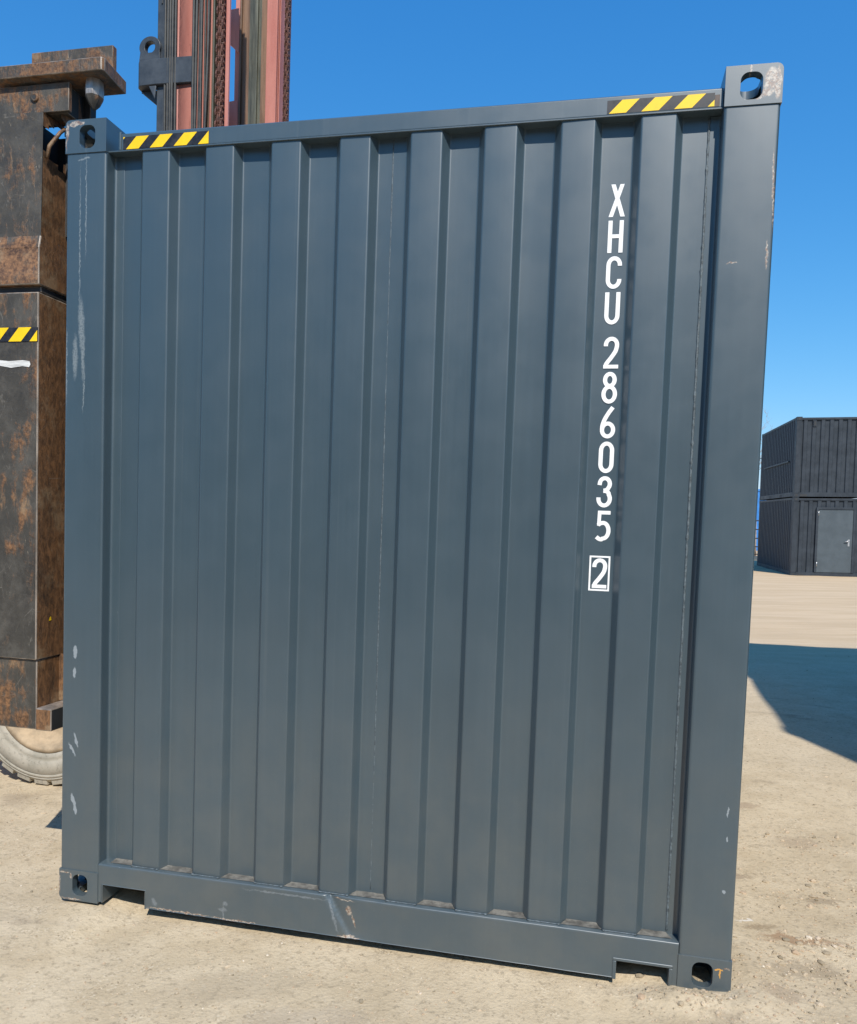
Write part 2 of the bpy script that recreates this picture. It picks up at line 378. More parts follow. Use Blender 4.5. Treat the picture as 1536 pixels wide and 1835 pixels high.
# ------------------------------------------------------------ ground
def gz(x, y):
    X = 6 * math.tanh((x + 1.4) / 6); Y = 16 * math.tanh((y - 2.95) / 16)
    z = -.0054 - .0192 * X - .0150 * Y
    z += -.004
    if -3.5 < x < 6 and 1 < y < 14:
        # local frame of the container
        dx, dy = x + 1.40135, y - 2.946
        u = dx * EU.x + dy * EU.y; d = dx * ED.x + dy * ED.y
        if .2 < u < 2.25: z -= .030 * math.exp(-((d + .03) / .30) ** 2) * min(1, (u - .17) / .15, (2.27 - u) / .15 if u < 2.27 else 0)
        z += .030 * math.exp(-(((u - 2.52) / .09) ** 2 + ((d - .10) / .22) ** 2))
        z += .020 * math.exp(-(((u - 2.30) / .20) ** 2 + ((d + .06) / .05) ** 2))
        z += .022 * math.exp(-(((u - 2.16) / .09) ** 2 + ((d - .10) / .07) ** 2))
        z += .018 * math.exp(-(((u - .085) / .07) ** 2 + ((d - .16) / .10) ** 2))
    return z

def build_ground():
    def axis(lo, hi, c0, c1, fine, grow):
        v = [c0]
        while v[-1] < c1: v.append(v[-1] + fine)
        st = fine
        while v[-1] < hi: st *= grow; v.append(v[-1] + st)
        st = fine; u = [c0]
        while u[-1] > lo: st *= grow; u.append(u[-1] - st)
        return sorted(set(u[1:] + v))
    xs = axis(-900, 900, -3.0, 4.0, .022, 1.09); ys = axis(-300, 1600, 1.6, 6.0, .022, 1.03)
    verts = []; N = noise.noise
    for y in ys:
        near = 1.0 if 0 < y < 12 else max(0.0, 1 - abs(y - 12) / 14)
        for x in xs:
            z = gz(x, y)
            z += .020 * N((x * .5, y * .5, 3)) + .012 * N((x * 1.6, y * 1.6, 7))
            if abs(x) < 30 and -6 < y < 45:
                z += .003 * N((x * 1.2, y * 3.5, 1))
                if near > 0 and abs(x) < 9:
                    t = N((x * 9, y * 9, 2)); t2 = N((x * 24, y * 24, 5)); am = .6 + .8 * N((x * .9, y * .9, 11))
                    z += near * max(.1, am) * (.0016 * t + .0012 * t2 + .0012 * N((x * 55, y * 55, 9)))
            verts.append((x, y, z))
    nx = len(xs)
    faces = [(j * nx + i, j * nx + i + 1, (j + 1) * nx + i + 1, (j + 1) * nx + i) for j in range(len(ys) - 1) for i in range(nx - 1)]
    me = bpy.data.meshes.new('ground'); me.from_pydata(verts, [], faces); me.materials.append(M['ground'])
    me.polygons.foreach_set('use_smooth', [True] * len(faces)); me.update()
    o = bpy.data.objects.new('ground', me); COL.objects.link(o)
    tag(o, 'pale sandy dirt yard with scattered grit and tyre marks', 'ground', kind='structure')
build_ground()

def build_stones():
    V = []; F = []
    ico = [(0, 0, 1), (.894, 0, .447), (.276, .851, .447), (-.724, .526, .447), (-.724, -.526, .447), (.276, -.851, .447),
           (.724, .526, -.447), (-.276, .851, -.447), (-.894, 0, -.447), (-.276, -.851, -.447), (.724, -.526, -.447), (0, 0, -1)]
    fc = [(0, 1, 2), (0, 2, 3), (0, 3, 4), (0, 4, 5), (0, 5, 1), (1, 6, 2), (2, 7, 3), (3, 8, 4), (4, 9, 5), (5, 10, 1),
          (6, 7, 2), (7, 8, 3), (8, 9, 4), (9, 10, 5), (10, 6, 1), (6, 11, 7), (7, 11, 8), (8, 11, 9), (9, 11, 10), (10, 11, 6)]
    rnd = random.Random(3)
    def add(x, y, s):
        z = gz(x, y) + .02 * noise.noise((x * .5, y * .5, 3)) + .012 * noise.noise((x * 1.6, y * 1.6, 7)) + .003 * noise.noise((x * 1.2, y * 3.5, 1))
        i = len(V); a = rnd.uniform(0, 6.28); sx, sy, sz = s * rnd.uniform(.7, 1.4), s * rnd.uniform(.7, 1.2), s * rnd.uniform(.4, .8)
        for p in ico:
            k = rnd.uniform(.75, 1.2); X, Y, Z = p[0] * sx * k, p[1] * sy * k, p[2] * sz * k
            V.append((x + X * math.cos(a) - Y * math.sin(a), y + X * math.sin(a) + Y * math.cos(a), z + Z + sz * .15))
        for f in fc: F.append(tuple(i + q for q in f))
    for _ in range(26000):
        y = 1.5 + rnd.random() ** 1.6 * 8.5; x = rnd.uniform(-.75, .80) * y * 1.0
        if noise.noise((x * .9, y * .9, 11)) + rnd.uniform(-.5, .5) < -.05: continue
        s = .0018 + .0038 * rnd.random() ** 2.5
        if rnd.random() < .012: s = rnd.uniform(.007, .012)
        add(x, y, s)
    # stones heaped round the sunken corner on the right
    for _ in range(300):
        u = rnd.gauss(2.40, .16); d = rnd.gauss(-.05, .09)
        if 0 < d and u < 2.44: d = -d
        p = Vector((-1.40135, 2.946, 0)) + EU * u + ED * d
        add(p.x, p.y, rnd.uniform(.0022, .0055) if rnd.random() < .95 else rnd.uniform(.007, .012))
    for cx_, cy_, sp_, nn_ in ((1.46, 2.78, .05, 70), (1.35, 2.72, .12, 90), (1.65, 3.2, .16, 140), (1.85, 3.75, .16, 100), (1.25, 2.55, .14, 170)):
        for _ in range(nn_): add(rnd.gauss(cx_, sp_), rnd.gauss(cy_, sp_ * .6), rnd.uniform(.0025, .007) if rnd.random() < .93 else rnd.uniform(.009, .016))
    for u, d, s in ((2.16, .05, .016), (2.19, -.02, .008), (1.30, -.18, .008), (1.33, -.15, .006), (.08, .05, .022), (2.33, .06, .020)):
        p = Vector((-1.40135, 2.946, 0)) + EU * u + ED * d; add(p.x, p.y, s)
    me = bpy.data.meshes.new('gravel'); me.from_pydata(V, [], F); me.materials.append(M['stone']); me.update()
    o = bpy.data.objects.new('gravel', me); COL.objects.link(o)
    tag(o, 'loose grit and small stones strewn over the sandy yard', 'gravel', kind='stuff')
build_stones()

# ------------------------------------------------------------ corner castings
W, H, L = 2.438, 2.896, 6.058
def casting_mesh(name, mat):
    # local: outer face -x (left), front face -y, top +z ; origin at the outer top front corner
    bx, by, bz = .165, .178, .118
    def mk(fn):
        bm = bmesh.new(); fn(bm); me = bpy.data.meshes.new('tmp'); bm.to_mesh(me); bm.free()
        o = bpy.data.objects.new('tmp', me); COL.objects.link(o); return o
    def solid(bm):
        bmesh.ops.create_cube(bm, size=1, matrix=Matrix.Translation((bx / 2, by / 2, -bz / 2)) @ Matrix.Diagonal((bx, by, bz, 1)))
        ed = [e for e in bm.edges if all(v.co.x < .001 for v in e.verts) and (all(v.co.z > -.001 for v in e.verts))]
        bmesh.ops.bevel(bm, geom=ed, offset=.020, segments=6, affect='EDGES', profile=.5)
        bmesh.ops.remove_doubles(bm, verts=bm.verts, dist=1e-5)
    def stadium(bm, hw, hh, r, place, depth):
        pts = []
        for cx, cy, a0 in ((hw - r, hh - r, 0), (-hw + r, hh - r, 90), (-hw + r, -hh + r, 180), (hw - r, -hh + r, 270)):
            for k in range(7):
                a = R(a0 + 15 * k); pts.append((cx + r * math.cos(a), cy + r * math.sin(a)))
        A = [bm.verts.new(place(p[0], p[1], -.03)) for p in pts]; B = [bm.verts.new(place(p[0], p[1], depth)) for p in pts]
        bm.faces.new(A); bm.faces.new(B[::-1])
        for i in range(len(A)):
            j = (i + 1) % len(A); bm.faces.new((A[j], A[i], B[i], B[j]))
        bmesh.ops.recalc_face_normals(bm, faces=bm.faces)
    base = mk(solid)
    cut = [mk(lambda bm: bmesh.ops.create_cube(bm, size=1, matrix=Matrix.Translation((bx / 2 + .004, by / 2 + .004, -bz / 2)) @ Matrix.Diagonal((bx - .046, by - .050, bz - .050, 1)))),
           mk(lambda bm: stadium(bm, .0320, .0405, .0240, lambda a, b, t: (.089 + a, t, -.062 + b), .06)),
           mk(lambda bm: stadium(bm, .0255, .0395, .0235, lambda a, b, t: (t, .102 + a, -.062 + b), .06)),
           mk(lambda bm: stadium(bm, .032, .060, .031, lambda a, b, t: (.083 + a, .092 + b, -t), .06))]
    for c in cut:
        md = base.modifiers.new('b', 'BOOLEAN'); md.operation = 'DIFFERENCE'; md.solver = 'EXACT'; md.object = c
    dg = bpy.context.evaluated_depsgraph_get(); dg.update()
    me = bpy.data.meshes.new_from_object(base.evaluated_get(dg)); me.name = name
    me.materials.clear(); me.materials.append(mat)
    for o in [base] + cut: bpy.data.objects.remove(o, do_unlink=True)
    bm = bmesh.new(); bm.from_mesh(me)
    bm.to_mesh(me); bm.free()
    for p in me.polygons: p.use_smooth = True
    me.set_sharp_from_angle(angle=R(28))
    return me
CAST = casting_mesh('corner_casting', M['paint'])
def place_casting(par, right, back, bottom, w=W, h=H, l=L, pr=.004):
    me = CAST.copy()
    mx = Matrix.Translation((w if right else 0, (l if back else 0) + (pr if back else -pr), 0 if bottom else h)) @ Matrix.Diagonal((-1 if right else 1, -1 if back else 1, -1 if bottom else 1, 1))
    me.transform(mx)
    if right ^ back ^ bottom: me.flip_normals()
    o = bpy.data.objects.new('corner_casting', me); COL.objects.link(o); o.parent = par
    md = o.modifiers.new('bevel', 'BEVEL'); md.width = .0022; md.segments = 2; md.limit_method = 'ANGLE'; md.angle_limit = R(45)
    md = o.modifiers.new('wn', 'WEIGHTED_NORMAL'); md.keep_sharp = False; md.weight = 90
    return o

# ------------------------------------------------------------ the main container
box = empty('shipping_container', CM)
tag(box, 'large anthracite steel shipping container with white lettering down its corrugated end wall', 'shipping container')
for r_ in (False, True):
    for b_ in (False, True):
        for t_ in (False, True): place_casting(box, r_, b_, t_)

CB = .112   # top of bottom castings
CT = H - .118
def post(right, back):
    prof = round_profile([(.002, .16), (.002, .0), (.165, .0), (.165, .0535), (.204, .0535), (.204, .060), (.158, .060), (.158, .16)], .011, 6)
    mb = MB('paint')
    q = []
    for x, y in prof:
        q.append(((W - x) if right else x, (L - y) if back else y))
    z0, z1 = CB, CT
    n_ = len(q)
    rows = [[(a, b, z0 + (z1 - z0) * k / 24) for a, b in q] for k in range(25)]
    mb.grid(rows, 0, True, False, True)
    mb.face([(a, b, z0) for a, b in q][::-1]); mb.face([(a, b, z1) for a, b in q])
    o = mb.build('corner_post', box); o.data.set_sharp_from_angle(angle=R(50)); return o
for r_ in (False, True):
    for b_ in (False, True): post(r_, b_)

# corrugated end wall
DR, DO = .055, .019
def end_profile():
    pts = [(.196, DR), (.274, DR)]
    for k in range(8):
        u0 = .297 + .2479 * k
        pts += [(u0, DO), (u0 + .1055, DO), (u0 + .1265, DR)]
        if k < 7: pts += [(u0 + .2265, DR)]
    pts += [(2.2395, DR)]
    return pts
prof = round_profile(end_profile(), .009, 6)
mb = MB('paint')
zz = [.150 + (H - .100 - .150) * k / 40 for k in range(41)]
def wob(x, z): return (.0022 * noise.noise((x * 5, z * 1.2, 4)) + .0010 * noise.noise((x * 14, z * 3, 8))) * (1 if .3 < x < 2.2 else .4)
rows = [[(x, y + wob(x, z), z) for x, y in prof] for z in zz]
mb.grid(rows, 0, True)
rows = [[(x, y + .0025 + wob(x, z), z) for x, y in prof] for z in zz]
mb.grid(rows, 0, True, True)
wall = mb.build('corrugated_end_wall', box, recalc=False)
# make sure outward normals face the viewer
def bead(x, y, z0, z1, r, amp, name='weld_seam'):
    mb = MB('weld'); pts = []; rs = []
    k = int((z1 - z0) / .012)
    for i in range(k + 1):
        z = z0 + (z1 - z0) * i / k
        pts.append((x + .0008 * noise.noise((z * 18, x, 1)), y, z)); rs.append(r * (1 + amp * noise.noise((z * 70, x * 5, 2))))
    mb.tube(pts, rs, 6); return mb.build(name, box)
bead(.1975, DR + .0015, .17, H - .12, .0028, .5)
bead(1.2185, DR + .0008, .17, H - .12, .0022, .5)
bead(2.2385, DR + .0005, .165, H - .12, .0042, .7)

# top header with lip
hz0, hz1 = 2.7865, 2.846
mb = MB('paint')
mb.prism(round_profile([(.10, hz1), (.020, hz1), (.0165, hz1 - .004), (.0165, hz0), (.10, hz0)], .003, 3), 0, .205, W - .1665, 0)
mb.build('top_end_rail', box, recalc=True)
mb = MB('paint'); mb.box(.165, W - .165, .0125, .20, hz0 - .0065, hz0 - .0008)
mb.box(.205, .214, .0125, .06, hz0, hz1 + .004)
mb.build('rail_lip', box, .0015)

def tape(x0, x1, z0, z1, per, off, name='hazard_tape'):
    mb = MB('black_tape', 'yellow', 'glue')
    y = .0165
    mb.box(x0, x1, y - .0006, y + .002, z0, z1, 0)
    sl_ = .040; wy = per * .53; k = -2
    while off + k * per < x1:
        a = x0 + off + k * per
        poly = [(a, z0 + .0005), (a + wy, z0 + .0005), (a + wy + sl_, z1 - .0005), (a + sl_, z1 - .0005)]
        def clip(pl, lim, keep_less):
            out = []
            for i in range(len(pl)):
                p, q = pl[i], pl[(i + 1) % len(pl)]
                ip = p[0] <= lim if keep_less else p[0] >= lim; iq = q[0] <= lim if keep_less else q[0] >= lim
                if ip: out.append(p)
                if ip != iq:
                    t = (lim - p[0]) / (q[0] - p[0]); out.append((lim, p[1] + (q[1] - p[1]) * t))
            return out
        poly = clip(clip(poly, x1 - .0005, True) or [], x0 + .0005, False)
        if len(poly) > 2: mb.face([(p[0], y - .0011, p[1]) for p in poly], 1)
        k += 1
    return mb.build(name, box, weld=False)
TL = tape(.221, .556, 2.7885, 2.8325, .0940, .012)
TR = tape(1.924, 2.247, 2.7905, 2.8315, .0990, .006)
mb = MB('glue'); mb.box(2.2475, 2.262, .0158, .018, 2.7905, 2.825); mb.build('glue_patch', box)

# bottom end beam with fork pockets and the dent
def dent(x, z):
    t = (z - .01) / .14
    c0 = 1.165 - .085 * t          # slanted crease
    d = 0.0
    s = (x - c0)
    if s > 0: d = .022 * math.exp(-s / .05) * (.35 + .65 * t)
    else: d = .022 * math.exp(s / .006) * (.35 + .65 * t)
    d *= max(0, min(1, (z - .005) / .02))
    return d + .0016 * noise.noise((x * 6, z * 8, 3)) + .0009 * noise.noise((x * 22, z * 20, 6))
def beam_depth_ok(x, z):
    if .178 < x < .364 and z < .074: return False
    if 2.072 < x < 2.254 and z < .066: return False
    return True
xs = [.165]
brk = [.178, .364, 2.072, 2.254, W - .165]
while xs[-1] < W - .165 - 1e-6:
    nxt = xs[-1] + (.005 if 1.03 < xs[-1] < 1.27 else .014)
    nb = min([b for b in brk if b > xs[-1] + 1e-6] + [9])
    xs.append(min(nxt, nb))
zs = [.008, .012, .02, .03, .04, .05, .06, .066, .074, .085, .1, .112, .125, .135, .143, .149]
mb = MB('paint', 'ledge')
V3 = lambda x, z, o=0: (x, o + dent(x, z), z)
for i in range(len(xs) - 1):
    for j in range(len(zs) - 1):
        if beam_depth_ok((xs[i] + xs[i + 1]) / 2, (zs[j] + zs[j + 1]) / 2):
            for o_, fl in ((0, False), (.005, True)):
                q = [V3(xs[i], zs[j], o_), V3(xs[i + 1], zs[j], o_), V3(xs[i + 1], zs[j + 1], o_), V3(xs[i], zs[j + 1], o_)]
                mb.face(q[::-1] if fl else q, 0, True)
    # rounded top edge and dusty ledge
    def tp(x):
        d = dent(x, .149)
        return [(x, d, .149), (x, d + .0012, .1515), (x, d + .004, .153), (x, .030, .1535), (x, .075, .154)]
    a, b = tp(xs[i]), tp(xs[i + 1])
    for k in range(4): mb.face([a[k], b[k], b[k + 1], a[k + 1]], 0 if k < 3 else 0, True)
    # lower flange, turned inward
    if beam_depth_ok((xs[i] + xs[i + 1]) / 2, .02):
        mb.face([V3(xs[i], .008), V3(xs[i + 1], .008), (xs[i + 1], .05, .008), (xs[i], .05, .008)], 0)
beam = mb.build('bottom_end_beam', box, recalc=False)
# dust lying in each recess of the ledge
for k in range(9):
    u0 = (.205 if k == 0 else .297 + .2479 * (k - 1) + .1265); u1 = (.274 if k == 0 else u0 + .1) if k < 8 else 2.236
    mb = MB('ledge')
    rows = []
    for j in range(5):
        t = j / 4; y = DO + .002 + (DR - DO - .003) * t; sh = (1 - t) * .018
        rows.append([(u0 - (sh if k else sh * .2) + (u1 - u0 + sh + (sh if k else sh * .2)) * i / 10, y, .1548 + .004 * t * t + .002 * noise.noise((u0 + i * .4, t * 3, 1))) for i in range(11)])
    mb.grid(rows); mb.build('ledge_dust', box)
# pocket frames
def pocket(x0, x1, zt, fw, y0=-.003):
    mb = MB('paint')
    mb.box(x0 - .001, x0 + fw, y0, .26, .004, zt); mb.box(x1 - fw, x1 + .001, y0, .26, .004, zt)
    mb.box(x0 - .001, x1 + .001, y0, .26, zt + .0005, zt + fw)
    mb.build('fork_pocket', box, .002)
pocket(.180, .364, .0735, .004, -.0015); pocket(2.069, 2.257, .066, .011)
# weld lumps at the corners of the corrugation
for k in range(8):
    mb = MB('weld'); u0 = .297 + .2479 * k
    mb.tube([(u0 - .004, .018, .1545), (u0 + .002, .011, .157)] + [(u0 + .006 + .0928 * q / 8, .015 + .001 * noise.noise((q, k, 2)), .1553) for q in range(9)] + [(u0 + .104, .010, .157), (u0 + .109, .018, .1545)], [.002, .0036] + [.0020] * 9 + [.0036, .002], 6)
    mb.build('weld_bead', box)
# sides, roof, floor, doors and rails
def side_wall(right):
    pts = []; y = .165
    while y < L - .3:
        pts += [(y, .045), (y + .068, .009), (y + .140, .009), (y + .208, .045)]; y += .278
    pts.append((L - .165, .045))
    pr = round_profile(pts, .006, 2)
    mb = MB('paint')
    for o_, fl in ((0, right), (.002, not right)):
        rows = [[((W - (p[1] + o_)) if right else p[1] + o_, p[0], z) for p in pr] for z in (.15, .9, 1.7, 2.3, H - .055)]
        mb.grid(rows, 0, True, fl)
    mb.build('corrugated_side_wall', box, recalc=False)
    mb = MB('paint')
    a, b = (W - .06, W - .002) if right else (.002, .06)
    mb.box(a, b, .175, L - .175, H - .070, H - .006); mb.build('top_side_rail', box, .003)
    mb = MB('paint')
    mb.box(a, b, .175, L - .175, .008, .152); mb.build('bottom_side_rail', box, .003)
side_wall(False); side_wall(True)
mb = MB('paint')
rows = []; y = .17; pr = []
while y < L - .35: pr += [(y, H - .062), (y + .03, H - .042), (y + .12, H - .042), (y + .15, H - .062)]; y += .209
pr += [(L - .17, H - .062)]
mb.grid([[(x, p[0], p[1]) for p in pr] for x in (.06, 1.2, W - .06)], 0, False)
mb.grid([[(x, p[0], p[1] - .004) for p in pr] for x in (.06, 1.2, W - .06)], 0, False)
mb.build('roof', box)
mb = MB('wood'); mb.box(.062, W - .062, .10, L - .1, .135, .165); mb.build('floor', box)
mb = MB('inside')
for k in range(14):
    y = .5 + k * .4; mb.box(.062, W - .062, y, y + .05, .02, .13)
mb.build('floor_cross_beam', box)
for s_ in (0, 1):
    mb = MB('paint'); x0 = .168 + s_ * (W / 2 - .166); x1 = x0 + W / 2 - .170
    mb.box(x0, x1, L - .06, L - .02, .16, H - .12)
    for q in range(5): mb.box(x0 + .05, x1 - .05, L - .02, L - .005, .3 + q * .5, .55 + q * .5)
    d_ = mb.build('door', box, .004)
    for q in (.3, .8):
        mb = MB('steel'); xx = x0 + (x1 - x0) * q; mb.tube([(xx, L + .015, .16), (xx, L + .015, H - .13)], .017, 10); mb.build('locking_rod', d_)
mb = MB('paint'); mb.box(.166, W - .166, L - .11, L - .004, .01, .15); mb.build('door_sill', box, .003)
mb = MB('paint'); mb.box(.166, W - .166, L - .11, L - .004, H - .115, H - .01); mb.build('door_header', box, .003)

# lettering
def arc(cx, cy, rx, ry, a0, a1, n=14): return [(cx + rx * math.cos(R(a0 + (a1 - a0) * i / n)), cy + ry * math.sin(R(a0 + (a1 - a0) * i / n))) for i in range(n + 1)]
def smooth(pts, n=8):
    out = []
    for i in range(len(pts) - 1):
        p0, p1, p2, p3 = [Vector(pts[max(0, min(len(pts) - 1, j))]) for j in (i - 1, i, i + 1, i + 2)]
        for k in range(n):
            t = k / n
            out.append(tuple(.5 * ((2 * p1) + (p2 - p0) * t + (2 * p0 - 5 * p1 + 4 * p2 - p3) * t * t + (3 * p1 - p0 - 3 * p2 + p3) * t ** 3)))
    out.append(tuple(pts[-1])); return out
GL = {
 'X': dict(q=[[(-1, 0), (12.5, 0), (45, 102), (32, 102)], [(36, 0), (50, 0), (17, 102), (3.5, 102)]]),
 'H': dict(q=[[(0, 0), (13, 0), (13, 102), (0, 102)], [(35, 0), (48, 0), (48, 102), (35, 102)], [(12, 46), (36, 46), (36, 58), (12, 58)]]),
 'C': dict(s=[[(42, 72)] + arc(24, 74, 18, 22, 0, 180) + arc(24, 28, 18, 22, 180, 360) + [(42, 30)]]),
 'U': dict(s=[[(6.5, 102), (6.5, 30)] + arc(24, 28, 17.5, 22, 180, 360) + [(41.5, 102)]]),
 '2': dict(s=[[(6.5, 72)] + arc(24, 76, 17.5, 20, 180, -5) + smooth([(41, 70), (37, 55), (24, 34), (11, 16), (8, 4)], 6)], q=[[(1, 0), (48, 0), (48, 12), (1, 12)]]),
 '8': dict(s=[arc(24, 76.5, 15, 19.5, -90, 270, 26), arc(24, 30, 18, 24, -90, 270, 28)]),
 '6': dict(s=[arc(24, 27, 17.5, 21, -90, 270, 28), smooth([(6.5, 26), (7.5, 42), (14, 62), (26, 84), (38, 101)], 6)]),
 '0': dict(s=[arc(24, 73, 17.5, 23, 0, 180) + arc(24, 29, 17.5, 23, 180, 360) + [(41.5, 73)]]),
 '3': dict(s=[[(7, 73)] + arc(23.5, 77, 16, 19, 180, -40, 14) + smooth([(33, 60), (27, 56), (20, 55)], 4), smooth([(20, 54), (30, 53), (37, 47)], 4) + arc(23.5, 28, 18, 22, 40, -180, 16) + [(5.5, 32)]]),
 '5': dict(s=[smooth([(8, 54), (15, 60), (24, 62)], 4) + arc(24, 36, 18, 26, 80, -90, 16) + smooth([(20, 6.5), (12, 9), (4, 15)], 4)], q=[[(6, 90), (46, 90), (46, 102), (6, 102)], [(5, 52), (16, 52), (17.5, 102), (6, 102)]])}
def glyph(ch, x, z, sx=.001, sz=.001, t=13.2, name='letter', y=None, extra=None):
    mb = MB('white'); y = DR - .0012 if y is None else y; lay = 0
    for q in GL[ch].get('q', []):
        mb.face([(x + a * sx, y - lay * .00025, z + b * sz) for a, b in q]); lay += 1
    for st in GL[ch].get('s', []):
        P = [Vector(p) for p in st]; P2 = [P[0]]
        for p in P[1:]:
            if (p - P2[-1]).length > .4: P2.append(p)
        P = P2; clo = (P[0] - P[-1]).length < 1.5; rows = []
        for i, p in enumerate(P):
            a = P[i - 1] if i else (P[-2] if clo else P[0]); b = P[i + 1] if i < len(P) - 1 else (P[1] if clo else P[-1])
            tg = (b - a).normalized(); nn = Vector((-tg.y, tg.x)) * (t / 2)
            rows.append([(x + (p.x - nn.x) * sx, y - lay * .00025, z + (p.y - nn.y) * sz), (x + (p.x + nn.x) * sx, y - lay * .00025, z + (p.y + nn.y) * sz)])
        for i in range(len(rows) - 1): mb.face([rows[i][0], rows[i + 1][0], rows[i + 1][1], rows[i][1]])
        lay += 1
    if extra: extra(mb, y)
    return mb.build(name, box, weld=False)
zt = 2.588
for i, ch in enumerate('XHCU'): glyph(ch, 1.9445, zt - .102 - i * .1135)
for i, ch in enumerate('286035'): glyph(ch, 1.9475, 2.104 - .100 - i * .1125, .00101, .00099, name='digit')
def frame(mb, y):
    x0, x1, z0, z1, t = 1.9335, 2.0005, 1.2785, 1.394, .0055
    for a, b, c, d in ((x0, x1, z0, z0 + t), (x0, x1, z1 - t, z1), (x0, x0 + t, z0 + t, z1 - t), (x1 - t, x1, z0 + t, z1 - t)):
        mb.face([(a, y, c), (b, y, c), (b, y, d), (a, y, d)])
glyph('2', 1.9435, 1.2875, .001, .00096, name='digit', extra=frame)

# ------------------------------------------------------------ forklift with side spreader
fk = empty('container_forklift', CM @ Matrix.Translation((-1.6, 2.5, 0)))
tag(fk, 'worn container forklift with faded red mast, rusty black spreader and dusty tyre', 'forklift')
FO = Vector((-1.6, 2.5, 0))
def fpart(mb, name, par=None, bevel=0, seg=2, wear=False):
    mb.v = [(a - FO.x, b - FO.y, c - FO.z) for a, b, c in mb.v]
    return mb.build(name, par or fk, bevel, seg, wear=wear)

# spreader column at the near end of the container
mb = MB('black_rust', 'rust', 'black_rust2', 'inside')
def cbox(x0, x1, y0, y1, z0, z1, front=0, right=1, top=2): mb.box(x0, x1, y0, y1, z0, z1, mis=[0, right, front, 0, 2, top])
cbox(-.335, -.135, .030, .47, .905, 2.300)
mb.box(-.334, -.1355, .045, .46, 2.300, 2.325, mis=[3] * 6)
cbox(-.337, -.1290, .024, .475, 2.325, 2.462, 2, 1)
# bevelled collar
z0, z1 = 2.462, 2.508
A = [(-.337, .024), (-.129, .024), (-.129, .475), (-.337, .475)]; B = [(-.333, .036), (-.131, .036), (-.131, .46), (-.333, .46)]
for i in range(4):
    j = (i + 1) % 4; mb.face([(*A[i], z0), (*A[j], z0), (*B[j], z1), (*B[i], z1)], [2, 1, 0, 0][i])
spread = fpart(mb, 'spreader_column', None, .0045, 2, True)
# upper column with the torn hole on its right face
mb = MB('black_rust', 'rust', 'black_rust2', 'inside')
mb.face([(-.333, .036, 2.508), (-.131, .036, 2.508), (-.124, .036, 2.955), (-.333, .036, 2.962)], 0)
ny, nz = 14, 26
for i in range(ny):
    for j in range(nz):
        y0_, y1_ = .036 + .42 * i / ny, .036 + .42 * (i + 1) / ny
        z0_, z1_ = 2.508 + .45 * j / nz, 2.508 + .45 * (j + 1) / nz
        yc, zc = (y0_ + y1_) / 2, (z0_ + z1_) / 2
        hz = ((yc - .115) / .085) ** 2 + ((zc - 2.865) / .075) ** 2
        if hz + .5 * noise.noise((yc * 40, zc * 40, 1)) < 1: continue
        q = [(y0_, z0_), (y1_, z0_), (y1_, z1_), (y0_, z1_)]
        mb.face([(-.131 + .008 * (b - 2.508) / .45 + .006 * noise.noise((a * 12, b * 12, 5)), a, b) for a, b in q], 1, True)
mb.box(-.328, -.20, .05, .44, 2.51, 2.95, 3); mb.box(-.20, -.135, .22, .44, 2.52, 2.95, 3); mb.box(-.32, -.1255, .442, .455, 2.515, 2.952, 3)
mb.face([(-.333, .036, 2.508), (-.333, .456, 2.508), (-.333, .456, 2.96), (-.333, .036, 2.96)], 0)
mb.face([(-.333, .036, 2.961), (-.123, .036, 2.955), (-.123, .12, 2.957), (-.333, .12, 2.961)], 2)
mb.box(-.333, -.21, .12, .456, 2.950, 2.9605, 2)
fpart(mb, 'upper_column', spread)
mb = MB('rust'); mb.tube([(-.118, .05, 2.795), (-.112, .055, 2.84), (-.085, .08, 2.90), (-.07, .10, 2.925)], [.006, .0075, .007, .005], 8); fpart(mb, 'bent_bar', spread)
mb = MB('black_rust', 'rust', 'inside')
mb.box(-.333, -.028, .050, .068, 2.962, 3.064, mis=[0, 1, 0, 0, 0, 0]); mb.box(-.333, -.045, .068, .16, 2.962, 3.064, mis=[0, 2, 0, 0, 0, 0])
# torn ragged plate between neck and corner
mb.face([(-.045, .07, 3.03), (-.045, .13, 3.06), (-.035, .15, 2.93), (-.05, .10, 2.90), (-.075, .07, 2.95)], 1)
mb.face([(-.02, .165, 3.075), (-.02, .20, 3.075), (-.03, .20, 2.88), (-.045, .165, 2.87)], 2)
mb.box(-.09, -.02, .165, .20, 2.88, 3.075, 2); mb.box(-.128, -.012, .168, .198, 2.55, 2.8795, 2)
nk = fpart(mb, 'neck_plate', spread, .003, 2, True)
mb = MB('inside', 'black_rust'); mb.lathe([(.0, -.004), (.007, -.004), (.0075, -.006), (.016, -.006), (.017, 0)], (-.171, .050, 3.018), 1, 20, 1); mb.lathe([(.0, -.0065), (.0078, -.0065)], (-.171, .050, 3.018), 1, 20, 0)
fpart(mb, 'plug', spread)
mb = MB('black_rust2', 'rust', 'inside')
P_ = [(-.36, .018), (.1265, .018), (.134, .030), (.120, .185), (-.36, .185)]
for i in range(len(P_)):
    j = (i + 1) % len(P_); mb.face([(*P_[i], 3.078), (*P_[j], 3.078), (*P_[j], 3.124), (*P_[i], 3.124)], 1 if i in (1, 2) else 0)
mb.face([(*p, 3.124) for p in P_], 1); mb.face([(*p, 3.078) for p in P_[::-1]], 0)
fpart(mb, 'top_plate', spread, .003, 2, True)
mb = MB('black_rust2', 'rust')
mb.box(-.252, .098, .130, .156, 3.125, 3.232, mis=[0, 1, 0, 0, 0, 1]); fpart(mb, 'stop_plate', spread, .004)
